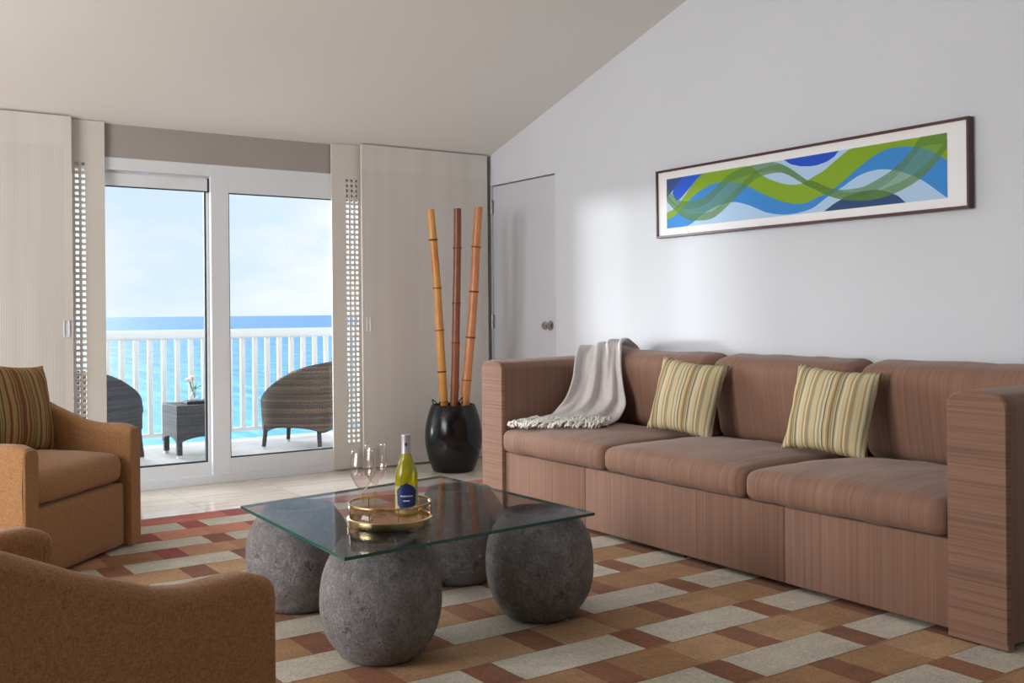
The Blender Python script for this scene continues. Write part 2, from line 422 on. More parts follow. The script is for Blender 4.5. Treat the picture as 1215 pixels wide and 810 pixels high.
def soft(hx, hy, hz, r, n=(14, 14, 6), crown_t=0, crown_b=0, crown_f=0, wr=0, seed=0):
    """rounded, slightly overstuffed block centred on the origin"""
    bm = bmesh.new()
    grid = {}
    def vert(p):
        k = tuple(round(c, 5) for c in p)
        if k not in grid:
            P = Vector((p[0]*hx, p[1]*hy, p[2]*hz))
            q = Vector((max(-hx+r, min(hx-r, P.x)), max(-hy+r, min(hy-r, P.y)), max(-hz+r, min(hz-r, P.z))))
            d = P-q
            if d.length > 1e-9: P = q+d.normalized()*r
            u, v, w = P.x/hx, P.y/hy, P.z/hz
            bx = max(0, 1-u*u)**.6; by = max(0, 1-v*v)**.6; bz = max(0, 1-w*w)**.7
            P.z += max(0, w)*crown_t*bx*by-max(0, -w)*crown_b*bx*by
            P.x += crown_f*(u/abs(u) if abs(u) > .5 else u*2)*by*bz if crown_f else 0
            if wr:
                nz = noise.noise(Vector((P.x*4+seed, P.y*7, P.z*4)))+.5*noise.noise(Vector((P.x*10+seed, P.y*22, P.z*9)))
                P += Vector((P.x/hx*.5, 0, P.z/hz)).normalized()*nz*wr if (abs(P.x)+abs(P.z)) > 1e-6 else Vector()
            grid[k] = bm.verts.new(P)
        return grid[k]
    def lin(n): # denser near the edges
        return [-cos(pi*i/n) if n > 6 else -1+2*i/n for i in range(n+1)]
    X, Y, Z = lin(n[0]), lin(n[1]), lin(max(7, n[2]))
    for (A, B, mk) in ((X, Y, lambda a, b, s: (a, b, s)), (X, Z, lambda a, b, s: (a, s, b)), (Y, Z, lambda a, b, s: (s, a, b))):
        for s in (-1, 1):
            for i in range(len(A)-1):
                for j in range(len(B)-1):
                    vs = [vert(mk(A[i], B[j], s)), vert(mk(A[i+1], B[j], s)), vert(mk(A[i+1], B[j+1], s)), vert(mk(A[i], B[j+1], s))]
                    if len(set(vs)) == 4:
                        try: bm.faces.new(vs)
                        except ValueError: pass
    return bm
def at(bm, loc, rot=None):
    m = Matrix.Translation(loc)
    if rot is not None: m = m @ rot
    bmesh.ops.transform(bm, matrix=m, verts=bm.verts); return bm
def copy_tree(o, parent=None):
    c = o.copy(); C.objects.link(c)
    if parent: c.parent = parent
    for ch in list(o.children): copy_tree(ch, c)
    return c

# ------------------------------------------------------------------ room shell
XL, YB = -7.6, -8.8           # left wall and rear wall
SL, HC = .293, 2.267          # the ceiling rises away from the windows
cz = lambda y: HC-SL*y
bm = bmesh.new(); box(bm, XL, 0, YB, .12, -.12, 0); struct('floor', bm, M_floor)
bm = bmesh.new()
vs = [bm.verts.new(p) for p in ((XL-.15, .25, cz(.25)), (.15, .25, cz(.25)), (.15, YB-.1, cz(YB-.1)), (XL-.15, YB-.1, cz(YB-.1)))]
vt = [bm.verts.new(v.co+Vector((0, 0, .15))) for v in vs]
bm.faces.new(vs); bm.faces.new(vt)
for i in range(4): bm.faces.new((vs[i], vs[(i+1) % 4], vt[(i+1) % 4], vt[i]))
struct('ceiling', bm, M_ceil)
def wall_prism(bm, x0, x1, ya, yb, z0, z1a, z1b):
    P = [(x0, ya, z0), (x1, ya, z0), (x1, yb, z0), (x0, yb, z0), (x0, ya, z1a), (x1, ya, z1a), (x1, yb, z1b), (x0, yb, z1b)]
    v = [bm.verts.new(p) for p in P]
    for f in ((0, 1, 2, 3), (4, 5, 6, 7), (0, 1, 5, 4), (1, 2, 6, 5), (2, 3, 7, 6), (3, 0, 4, 7)): bm.faces.new([v[i] for i in f])
DY0, DY1, DZ = -.846, -.040, 2.045
bm = bmesh.new()
wall_prism(bm, 0, .12, DY1+.0, .12, 0, cz(DY1)+.02, cz(.12)+.02)
wall_prism(bm, 0, .12, YB, DY0, 0, cz(YB)+.02, cz(DY0)+.02)
wall_prism(bm, 0, .12, DY0, DY1, DZ, cz(DY0)+.02, cz(DY1)+.02)
bmesh.ops.remove_doubles(bm, verts=bm.verts, dist=1e-5)
struct('wall_right', bm, M_wall)
bm = bmesh.new(); wall_prism(bm, XL-.12, XL, YB, .12, 0, cz(YB)+.02, cz(.12)+.02); struct('wall_left', bm, M_rear)
bm = bmesh.new(); box(bm, XL, 0, YB-.12, YB, 0, cz(YB)+.02); struct('wall_back', bm, M_rear)
WX0, WX1, WZ = -3.30, -.88, 2.055
bm = bmesh.new()
box(bm, XL, WX0, .03, .12, 0, cz(.12)+.02); box(bm, WX1, 0, .03, .12, 0, cz(.12)+.02); box(bm, WX0, WX1, .06, .12, WZ, cz(.12)+.02)
struct('wall_window_side', bm, M_wallw)
bm = bmesh.new(); box(bm, WX0, WX1, .028, .06, 2.05, 2.262, .002); struct('trim_1', bm, M_header)
# door
bm = bmesh.new(); box(bm, .008, .05, DY0+.0015, DY1-.007, .006, DZ-.009, .0015)
dr = struct('door_1', bm, M_door)
bm = bmesh.new(); box(bm, .05, .118, DY0-.0, DY1+.0, 0, DZ); struct('door_gap_backing', bm, M_gap)  # dark block behind the slab, stands in for shade in the door gap
for z in (1.885, 1.02, .2):
    bm = bmesh.new(); box(bm, -.004, .008, DY1-.022, DY1-.002, z-.05, z+.05, .002); tube(bm, [(-.006, DY1-.006, z-.052), (-.006, DY1-.006, z+.052)], .006, 10)
    obj('hinge', bm, M_hinge, dr)
bm = bmesh.new()
kp = [(.0, 0), (.034, 0), (.034, .006), (.014, .010), (.012, .028), (.020, .034), (.030, .044), (.031, .054), (.024, .064), (.0, .067)]
lathe(bm, kp, 28); at(bm, (.008, -.775, .992), Matrix.Rotation(-pi/2, 4, 'Y')); obj('door_handle', bm, M_chrome, dr, smooth=True, autos=35)

# ------------------------------------------------------------------ windows
def frame_box(bm, x0, x1, y0, y1, z0, z1, l, r, b, t, bev=.003):
    box(bm, x0, x0+l, y0, y1, z0, z1, bev); box(bm, x1-r, x1, y0, y1, z0, z1, bev)
    box(bm, x0+l, x1-r, y0, y1, z0, z0+b, bev); box(bm, x0+l, x1-r, y0, y1, z1-t, z1, bev)
bm = bmesh.new(); frame_box(bm, WX0, WX1, .02, .12, 0, WZ, .045, .045, .055, .075)
struct('window_frame_surround', bm, M_white)['kind'] = 'structure'
# right fixed leaf (nearer the room)
XM0, XM1 = -2.118, -2.0
bm = bmesh.new(); frame_box(bm, XM0, WX1+.03, .018, .058, .05, WZ-.06, XM1-XM0, .06, .105, .115)
w2 = struct('window_2', bm, M_white)
bm = bmesh.new(); frame_box(bm, XM1, WX1-.03, .028, .05, .155, WZ-.175, .006, .006, .008, .006, 0); obj('gasket', bm, M_gasket, w2)
bm = bmesh.new(); box(bm, XM1+.003, WX1-.033, .036, .042, .158, WZ-.178); obj('glass_pane', bm, M_pane, w2)
# left sliding leaf (further out)
bm = bmesh.new(); frame_box(bm, WX0+.03, XM0+.03, .064, .104, .05, WZ-.06, .07, .045, .085, .03)
w1 = struct('window_1', bm, M_white)
bm = bmesh.new(); frame_box(bm, WX0+.1, XM0-.015, .072, .096, .135, WZ-.09, .006, .012, .010, .006, 0); obj('gasket', bm, M_gasket, w1)
bm = bmesh.new(); box(bm, WX0+.103, XM0-.02, .081, .087, .14, WZ-.093); obj('glass_pane', bm, M_pane, w1)
bm = bmesh.new(); box(bm, -2.83, XM0-.012, .045, .063, 1.885, 1.965, .004); box(bm, -2.83, XM0-.012, .046, .06, 1.878, 1.884, 0, mi=1)
box(bm, XM0-.012, XM0-.002, .045, .063, 1.878, 1.968, 0, mi=1)
obj('rolled_blind', bm, [M_valance, M_gasket], w1)

# ------------------------------------------------------------------ sliding panels
def perforated(x0, x1, cols, y0, y1, ztop, zbot, label):
    bm = bmesh.new(); hs = .0195; pitch = .0355
    xs = [x0]
    for c in cols: xs += [c-hs/2, c+hs/2]
    xs.append(x1)
    zs = [0.012]; z = zbot; n = int((ztop-zbot)/pitch)
    zz = [ztop-k*pitch for k in range(n)][::-1]
    for c in zz: zs += [c-hs/2, c+hs/2]
    zs.append(2.262)
    G = [[bm.verts.new((x, y1, z)) for z in zs] for x in xs]
    for i in range(len(xs)-1):
        for j in range(len(zs)-1):
            if i % 2 == 1 and j % 2 == 1: continue
            bm.faces.new((G[i][j], G[i+1][j], G[i+1][j+1], G[i][j+1]))
    ret = bmesh.ops.extrude_face_region(bm, geom=bm.faces[:])
    for v in [g for g in ret['geom'] if isinstance(g, bmesh.types.BMVert)]: v.co.y = y0
    o = obj('perforated_sliding_panel', bm, M_perf); tag(o, label, 'sliding panel', 'perforated sliding panels beside the glass door'); return o
perforated(-3.10, -2.768, [-2.963, -2.927, -2.891], .0, .014, 1.998, .30, 'cream perforated sliding panel left of the glass door behind the armchair')
perforated(-1.286, -.98, [-1.170, -1.135, -1.100], .0, .014, 2.012, .16, 'cream perforated sliding panel right of the glass door beside the bamboo')
def slab(x0, x1, hx, label):
    t = empty('sliding_panel', ((x0+x1)/2, -.035, 0), 0, label, 'sliding panel', 'wide ribbed sliding panels')
    bm = bmesh.new(); w = (x1-x0)/2; box(bm, -w, w, -.011, .011, .01, 2.268, .002); o = obj('ribbed_board', bm, M_panel, t)
    bm = bmesh.new()
    hw, hh = .017, .052; h = hx-(x0+x1)/2
    box(bm, h-hw, h-hw+.006, -.018, -.009, 1.012-hh, 1.012+hh, .002); box(bm, h+hw-.006, h+hw, -.018, -.009, 1.012-hh, 1.012+hh, .002)
    box(bm, h-hw, h+hw, -.018, -.009, 1.012+hh-.006, 1.012+hh, .002); box(bm, h-hw, h+hw, -.018, -.009, 1.012-hh, 1.012-hh+.006, .002)
    box(bm, h-hw+.004, h+hw-.004, -.0125, -.009, 1.012-hh+.004, 1.012+hh-.004)
    obj('recessed_pull', bm, M_white, t)
slab(-4.25, -2.962, -2.998, 'wide ribbed cream sliding panel at the left behind the ochre armchair')
slab(-1.080, -.040, -1.036, 'wide ribbed cream sliding panel behind the black vase of bamboo')
bm = bmesh.new(); box(bm, -7.58, -4.26, -.046, -.024, .01, 2.252, .002); o = obj('sliding_panel', bm, M_panel); tag(o, 'ribbed cream sliding panel at the far left edge, beside the wide one', 'sliding panel', 'wide ribbed sliding panels')

# ------------------------------------------------------------------ outside
bm = bmesh.new(); box(bm, -6.5, 2.5, .12, 2.28, -.2, -.005); struct('balcony_floor', bm, M_balc)
t = empty('balcony_railing', (-1.3, 2.2, 0), 0, 'white painted balcony railing with round balusters in front of the sea', 'railing')
bm = bmesh.new(); box(bm, -5, 3.5, -.045, .045, .885, .965, .02, 3); obj('top_rail', bm, M_rail, t, smooth=True, autos=30)
bm = bmesh.new(); box(bm, -5, 3.5, -.02, .02, .07, .105, .006); obj('bottom_rail', bm, M_rail, t)
b0 = None
for k in range(46):
    x = -2.9+k*.1125
    if b0 is None:
        bm = bmesh.new(); tube(bm, [(0, 0, .09), (0, 0, .90)], .0235, 12); b0 = obj('baluster', bm, M_rail, t, smooth=True, autos=40); b0.location = (x, 0, 0)
    else:
        o = b0.copy(); C.objects.link(o); o.location = (x, 0, 0)
bm = bmesh.new()
R = 26000; ys = [3, 30, 80, 200, 500, 1200, 4000, R]
pv = None
for y in ys:
    a = bm.verts.new((-R, y, -11)); b = bm.verts.new((R, y, -11))
    if pv: bm.faces.new((pv[0], pv[1], b, a))
    pv = (a, b)
sea = obj('sea', bm, M_sea); sea['kind'] = 'structure'

def tub_chair(label, loc, rz, mat, mirror=1):
    """wicker tub chair; local +x is where it faces"""
    t = empty('wicker_chair', loc, rz, label, 'chair', 'wicker tub chairs on the balcony')
    bm = bmesh.new(); n = 40; prof = []
    hw, dp = .30, .33
    for i in range(n+1):
        a = radians(-140+280*i/n)            # 0 = the back
        x = -cos(a); y = sin(a)
        e = 2/2.8
        px = dp*(abs(x)**e)*(1 if x > 0 else -1); py = hw*(abs(y)**e)*(1 if y > 0 else -1)
        s = (px+dp)/(2*dp)                   # 0 back, 1 front
        top = .30+.41*(.72*max(0, 1-s**3)**.62+.28*(1-s))
        prof.append((px, py, max(.27, top), abs(a)))
    O = []; I = []
    for k, (px, py, top, a) in enumerate(prof):
        d = Vector((px, py, 0)).normalized(); th = .035
        arch = .05*abs(sin((k/n)*pi*3))
        zs = [.13+arch]+[.2+(top-.2-.02)*j/6 for j in range(7)]
        bulge = lambda z: 1+.05*sin(min(1, max(0, (z-.1)/.6))*pi)
        O.append([bm.verts.new((px*bulge(z), py*bulge(z), z)) for z in zs]+[bm.verts.new((px-d.x*th*.5, py-d.y*th*.5, top))])
        I.append([bm.verts.new((px*bulge(z)-d.x*th, py*bulge(z)-d.y*th, z)) for z in zs])
    for k in range(n):
        m = len(O[0])
        for j in range(m-1): bm.faces.new((O[k][j], O[k+1][j], O[k+1][j+1], O[k][j+1]))
        for j in range(m-2): bm.faces.new((I[k][j], I[k][j+1], I[k+1][j+1], I[k+1][j]))
        bm.faces.new((O[k][m-1], O[k+1][m-1], I[k+1][m-2], I[k][m-2])); bm.faces.new((O[k][0], I[k][0], I[k+1][0], O[k+1][0]))
    for k in (0, n):
        for j in range(len(I[0])-1): bm.faces.new((O[k][j], O[k][j+1], I[k][j+1], I[k][j]))
        bm.faces.new((O[k][-2], O[k][-1], I[k][-1]))
    obj('woven_shell', bm, mat, t, smooth=True, autos=50)
    bm = soft(.26, .25, .045, .03, (12, 12, 7), .015); at(bm, (.03, 0, .38)); obj('seat_cushion', bm, M_book, t, smooth=True)
    bm = bmesh.new(); box(bm, -.24, .27, -.255, .255, .22, .335, .02); obj('seat_base', bm, mat, t)
    for (x, y) in ((-.20, -.215), (-.20, .215), (.235, -.235), (.235, .235)):
        bm = bmesh.new(); tube(bm, [(x*1.08, y*1.08, .02), (x, y, .24)], [.017, .02], 10); l = obj('leg', bm, M_leg, t, smooth=True, autos=40)
        bm = bmesh.new(); tube(bm, [(x*1.08, y*1.08, 0), (x*1.08, y*1.08, .022)], .015, 10); obj('foot_cap', bm, M_foot, l)
    return t
tub_chair('brown woven wicker tub chair on the balcony, right of the side table', (-.885, 1.48, -.005), radians(136), M_wick)
tub_chair('charcoal wicker tub chair on the balcony, half hidden by the left frame', (-2.55, 1.55, -.005), radians(32), M_wick2)
t = empty('wicker_side_table', (-1.77, 1.55, -.005), 0, 'charcoal woven square side table on the balcony between the tub chairs', 'side table')
bm = bmesh.new()
w = .205
box(bm, -w, w, -w, w, .375, .40, .006)
obj('table_top', bm, M_wick2, t)
for k in range(4):
    bm = bmesh.new(); m = 16; lo = []; hi = []; lo2 = []; hi2 = []
    for i in range(m+1):
        x = -w+2*w*i/m; z = .10+.055*sin(pi*i/m)**.7
        lo.append(bm.verts.new((x, -w, z))); hi.append(bm.verts.new((x, -w, .378))); lo2.append(bm.verts.new((x*.93, -w+.014, z))); hi2.append(bm.verts.new((x*.93, -w+.014, .378)))
    for i in range(m):
        bm.faces.new((lo[i], lo[i+1], hi[i+1], hi[i])); bm.faces.new((lo2[i], hi2[i], hi2[i+1], lo2[i+1])); bm.faces.new((lo[i], lo2[i], lo2[i+1], lo[i+1])); bm.faces.new((hi[i], hi[i+1], hi2[i+1], hi2[i]))
    bm.faces.new((lo[0], hi[0], hi2[0], lo2[0])); bm.faces.new((lo[m], lo2[m], hi2[m], hi[m]))
    o = obj('woven_side', bm, M_wick2, t); o.rotation_euler.z = k*pi/2
for x, y in ((-1, -1), (1, -1), (1, 1), (-1, 1)):
    bm = bmesh.new(); box(bm, x*.18-.02, x*.18+.02, y*.18-.02, y*.18+.02, .02, .2, .003); l = obj('leg', bm, M_leg, t)
    bm = bmesh.new(); box(bm, x*.18-.015, x*.18+.015, y*.18-.015, y*.18+.015, 0, .022); obj('foot_cap', bm, M_foot, l)
bm = bmesh.new(); box(bm, -1.87, -1.65, 1.43, 1.60, .3955, .418, .003); tag(obj('book', bm, M_book), 'flat black book lying on the balcony side table under the flower vase', 'book')
t = empty('flower_vase', (-1.785, 1.52, .4185), 0, 'small clear glass vase of white flowers on the black book outside', 'flower vase')
bm = bmesh.new(); lathe(bm, [(.0, 0), (.026, .0), (.034, .014), (.036, .035), (.026, .055), (.013, .068), (.015, .095), (.013, .095), (.010, .068), (.022, .052), (.031, .034), (.0, .008)], 24); obj('glass_body', bm, M_wineglass, t, smooth=True)
for k, (dx, dy, h) in enumerate(((-.035, 0, .15), (-.012, .012, .17), (-.05, -.01, .165), (-.022, -.014, .185), (.02, .01, .14))):
    bm = bmesh.new(); tube(bm, [(0, 0, .02), (dx*.4, dy*.4, .08), (dx, dy, h)], .0022, 6); s = obj('stem', bm, M_leaf, t)
    if k < 4:
        bm = bmesh.new()
        for q in range(7):
            a = 2*pi*q/7; b2 = bmesh.new(); bmesh.ops.create_icosphere(b2, subdivisions=1, radius=.017)
            merge(bm, b2, Matrix.Translation((dx+.011*cos(a), dy+.011*sin(a), h+.004*(q % 2))) @ Matrix.Rotation(a, 4, 'Z') @ Matrix.Diagonal((1.1, .7, .55, 1)))
        obj('blossom', bm, M_petal, s, smooth=True)
bm = bmesh.new()
for a, ln in ((.2, .075), (-.5, .06), (1.2, .05), (2.6, .045)):
    p0 = Vector((.004, 0, .085)); d = Vector((cos(a), sin(a), .75)).normalized(); sd = Vector((-sin(a), cos(a), 0))
    pts = [(p0, .002), (p0+d*ln*.4, .008), (p0+d*ln*.8+Vector((0, 0, -.003)), .006), (p0+d*ln, .0005)]
    up = d.cross(sd)*.0012
    A = [bm.verts.new(p+sd*w_+up) for p, w_ in pts]; B = [bm.verts.new(p-sd*w_+up) for p, w_ in pts]
    A2 = [bm.verts.new(p+sd*w_-up) for p, w_ in pts]; B2 = [bm.verts.new(p-sd*w_-up) for p, w_ in pts]
    for i in range(3):
        bm.faces.new((A[i], A[i+1], B[i+1], B[i])); bm.faces.new((A2[i], B2[i], B2[i+1], A2[i+1])); bm.faces.new((A[i], A2[i], A2[i+1], A[i+1])); bm.faces.new((B[i], B[i+1], B2[i+1], B2[i]))
obj('leaves', bm, M_leaf, t)

# ------------------------------------------------------------------ rug
RT = .014
bm = bmesh.new(); box(bm, -4.3, -.62, -5.6, -.955, 0.0005, RT, .004)
tag(obj('rug', bm, M_rug), 'large block-patterned rug in cream, tan, brown and red under the coffee table', 'rug')

# ------------------------------------------------------------------ sofa
SX, SY0, SY1 = -1.14, -1.685, -4.715
sofa = empty('sofa', (-.62, -3.2, 0), 0, 'long brown three-seat sofa with striated silky fabric against the right wall', 'sofa')
def sp(name, bm, m, parent=sofa, **k):
    bmesh.ops.transform(bm, matrix=Matrix.Translation((.62, 3.2, 0)), verts=bm.verts)
    return obj(name, bm, m, parent, **k)
FZ = .036
bm = bmesh.new()
for a, b in ((-1.894, -2.588), (-2.589, -3.818), (-3.819, -4.508)):
    box(bm, SX+.012, -.14, b, a, FZ, .328, .004, 3)
sp('base', bm, M_sofa_y, smooth=True, autos=40)
def arm(y0, y1, name_front=True):
    """arm with a softly crowned top, profile in y-z extruded back along x"""
    bm = bmesh.new(); n = 12; H = .822; R_ = .045
    ym = (y0+y1)/2; hw = abs(y1-y0)/2
    sec = []
    pr = [(-hw, FZ)]
    for i in range(7):
        a = pi-(pi/2)*i/6; pr.append((-hw+R_+R_*cos(a), H-R_+R_*sin(a)-.008))
    pr.append((0, H+.004))
    for i in range(7):
        a = pi/2-(pi/2)*i/6; pr.append((hw-R_+R_*cos(a), H-R_+R_*sin(a)-.008))
    pr.append((hw, FZ))
    xs = [(SX+.012, 0), (SX+.2, 0), (-.6, .004), (-.2, .006), (-.115, 0)]
    for x, dz in xs: sec.append([bm.verts.new((x, ym+y, z+(dz if z > .5 else 0))) for y, z in pr])
    for k in range(len(sec)-1):
        for j in range(len(pr)): 
            jj = (j+1) % len(pr); bm.faces.new((sec[k][j], sec[k][jj], sec[k+1][jj], sec[k+1][j]))
    bm.faces.new(sec[0]); bm.faces.new(sec[-1])
    a = sp('arm', bm, M_sofa_x, smooth=True, autos=35)
    bm = bmesh.new()          # upholstered front face with a piped edge
    f0 = [bm.verts.new((SX-.006, ym+y*.965, z if z < .1 else z-.005)) for y, z in pr]; f1 = [bm.verts.new((SX+.014, ym+y*1.004, z+.001 if z > .1 else z)) for y, z in pr]
    f05 = [bm.verts.new((SX-.001, ym+y*1.0, z)) for y, z in pr]
    for A, B in ((f0, f05), (f05, f1)):
        for j in range(len(pr)):
            jj = (j+1) % len(pr); bm.faces.new((A[j], A[jj], B[jj], B[j]))
    bm.faces.new(f0); bm.faces.new(f1)
    sp('arm_front', bm, M_sofa_z, a, smooth=True, autos=35)
    bm = bmesh.new(); box(bm, SX-.004, SX+.03, ym-hw*1.01, ym+hw*1.01, FZ-.018, FZ+.004, .004); sp('hem_band', bm, M_sofa_x, a)
arm(SY0, -1.89); arm(-4.512, SY1)
bm = bmesh.new(); box(bm, -.23, -.10, -4.53, -1.87, FZ, .80, .03, 4); sp('back_frame', bm, M_sofa_y, smooth=True, autos=40)
for k, (a, b) in enumerate(((-1.893, -2.748), (-2.750, -3.630), (-3.632, -4.509))):
    bm = soft(.355, (a-b)/2, .058, .042, (26, 30, 9), .040, .0, .010, .007, k*9.1); at(bm, (SX+.342, (a+b)/2, .330+.058))
    sp('seat_cushion', bm, M_sofa_y, smooth=True)
    bm = soft(.215, (a-b)/2, .115, .075, (22, 30, 12), .028, .01, .0, .006, k*5.3+2)
    m = Matrix.Rotation(radians(90-9), 4, 'Y')
    at(bm, (-.325, (a+b)/2, .645), m); sp('back_cushion', bm, M_sofa_y, smooth=True)
for y in (-1.8, -3.19, -4.6):
    for x in (-1.05, -.2):
        bm = bmesh.new(); box(bm, x-.045, x+.045, y-.045, y+.045, RT, FZ+.004, .003); sp('foot', bm, M_leg)

# ------------------------------------------------------------------ loose cushions
def cushion(name, loc, w, h, d, rot, mat, label, group=None, tassel=False):
    bm = bmesh.new(); n = 22; top = {}
    for s in (1, -1):
        for i in range(n+1):
            for j in range(n+1):
                u = -1+2*i/n; v = -1+2*j/n
                edge = (i in (0, n)) or (j in (0, n))
                if s == -1 and edge: top[(s, i, j)] = top[(1, i, j)]; continue
                th = ((1-abs(u)**2.6)*(1-abs(v)**2.6))**.55
                k = 1-.085*(1-(u*v)**2)*max(abs(u), abs(v))**3   # sides pulled in between the corners
                x = u*w/2*(k if abs(u) >= abs(v) else 1-.085*(1-v*v)*abs(u)**3); z = v*h/2*(k if abs(v) >= abs(u) else 1-.085*(1-u*u)*abs(v)**3)
                nz = .006*noise.noise(Vector((u*3, v*3, s*3+w)))+.004*noise.noise(Vector((u*9, v*4, s)))*(max(abs(u), abs(v))**2)
                top[(s, i, j)] = bm.verts.new((x, s*(d/2*th)+nz, z+nz*.5))
    for s in (1, -1):
        for i in range(n):
            for j in range(n): bm.faces.new((top[(s, i, j)], top[(s, i+1, j)], top[(s, i+1, j+1)], top[(s, i, j+1)]))
    o = obj(name, bm, mat, smooth=True); o.location = loc; o.rotation_euler = rot
    tag(o, label, 'cushion', group); return o
# local +/-y is the face; turned to face the room (-x)
cushion('throw_pillow', (-.60, -2.745, .650), .385, .385, .14, (radians(-16), radians(6), radians(-76)), M_pillow, 'olive and cream striped square cushion nearer the throw', 'striped cushions on the sofa')
cushion('throw_pillow', (-.60, -3.625, .648), .40, .385, .14, (radians(-16), radians(4), radians(-80)), M_pillow, 'olive and cream striped square cushion nearer the right arm', 'striped cushions on the sofa')

# ------------------------------------------------------------------ throw
def catmull(P, t):
    n = len(P)-1; x = t*n; i = min(int(x), n-1); f = x-i
    p0, p1, p2, p3 = P[max(i-1, 0)], P[i], P[i+1], P[min(i+2, n)]
    return .5*((2*p1)+(p2-p0)*f+(2*p0-5*p1+4*p2-p3)*f*f+(3*p1-p0-3*p2+p3)*f**3)
TL = [Vector(p) for p in ((-.085, -1.66, .60), (-.07, -1.66, .80), (-.16, -1.67, .842), (-.40, -1.72, .850), (-.60, -1.865, .835), (-.70, -1.935, .68), (-.78, -1.94, .55), (-.86, -1.945, .490), (-1.00, -1.935, .480), (-1.10, -1.93, .468))]
TM = [Vector(p) for p in ((-.085, -1.73, .60), (-.07, -1.73, .82), (-.16, -1.75, .872), (-.38, -1.86, .885), (-.50, -1.98, .82), (-.555, -2.02, .68), (-.61, -2.04, .56), (-.71, -2.07, .505), (-.88, -2.10, .488), (-1.03, -2.13, .478))]
TR = [Vector(p) for p in ((-.085, -1.80, .60), (-.07, -1.80, .82), (-.16, -1.83, .885), (-.37, -2.01, .890), (-.450, -2.07, .81), (-.485, -2.12, .67), (-.50, -2.16, .55), (-.56, -2.19, .490), (-.70, -2.30, .488), (-.83, -2.38, .488))]
bm = bmesh.new(); nu, nv = 44, 90; G = []
for j in range(nv+1):
    t_ = j/nv; a, m_, b = catmull(TL, t_), catmull(TM, t_), catmull(TR, t_)
    row = []
    tan = (catmull(TM, min(1, t_+.02))-catmull(TM, max(0, t_-.02))).normalized()
    side = (b-a).normalized(); nrm = tan.cross(side).normalized()
    if nrm.x > 0 and nrm.z < .2: nrm = -nrm
    if nrm.z < -.2: nrm = -nrm
    amp = .018 if t_ < .3 else (.018+.016*min(1, (t_-.3)/.2) if t_ < .7 else max(.010, .034-.10*(t_-.7)))
    fade = min(1, max(0, (t_-.12)/.15))
    for i in range(nu+1):
        s = i/nu
        p = (a*(1-s)*(1-2*s)+m_*4*s*(1-s)+b*s*(2*s-1))
        f = sin(s*2*pi*3.1+1.2*sin(t_*5)+.6)*.6+sin(s*2*pi*5.3+t_*3)*.3+.25*noise.noise(Vector((s*6, t_*9, 1)))
        crease = -1.6*math.exp(-((s-.50-.10*(t_-.5))/.035)**2)*(1 if .2 < t_ < .78 else .3)
        f += crease
        q = p+nrm*(max(-.35, f)*amp*fade+amp*.9*fade)
        row.append(bm.verts.new(q))
    G.append(row)
hem = []
for j in range(nv):
    for i in range(nu): bm.faces.new((G[j][i], G[j][i+1], G[j+1][i+1], G[j+1][i]))
hem = [v.co.copy() for v in G[-1]]; hemb = [v.co.copy() for v in G[-4]]
thr = obj('throw_blanket', bm, M_throw, smooth=True)
tag(thr, 'pale grey fringed throw draped over the left end of the brown sofa', 'throw')
sm = thr.modifiers.new('thickness', 'SOLIDIFY'); sm.thickness = .005; sm.offset = 0
bm = bmesh.new()
for layer in range(3):
    for i in range(0, 46):
        s = (i+.5*(layer % 2))/46*nu; k = min(int(s), nu-1); p = hem[k].lerp(hem[k+1], s-k); q = hemb[k].lerp(hemb[k+1], s-k)
        d = (p-q); d.z = 0; d.normalize(); sd = Vector((-d.y, d.x, 0))
        ln = random.uniform(.075, .105); st = p-d*(.005+.055*layer+random.uniform(0, .015))+Vector((0, 0, .006+layer*.013)); w1_ = random.uniform(-.5, .5)
        pts = []
        for m_ in range(9):
            f = m_/8; pp = st+d*ln*f+sd*(w1_*ln*f*.5+.004*sin(f*12+i))
            z = st.z+.016*sin(f*pi)-.02*f*(layer+.5)
            pp.x = max(pp.x, -1.128+.004*(i % 3))
            pp.z = z+.002*sin(f*19+i*2)
            pts.append(pp)
        r0_ = random.uniform(.0048, .0062)
        tube(bm, pts, [r0_*(.8+.35*(m_ % 2)) for m_ in range(8)]+[.002], 6)
fr = obj('fringe', bm, M_fringe, thr, smooth=True); fr['kind'] = 'stuff'; fr['label'] = 'white twisted yarn fringe'

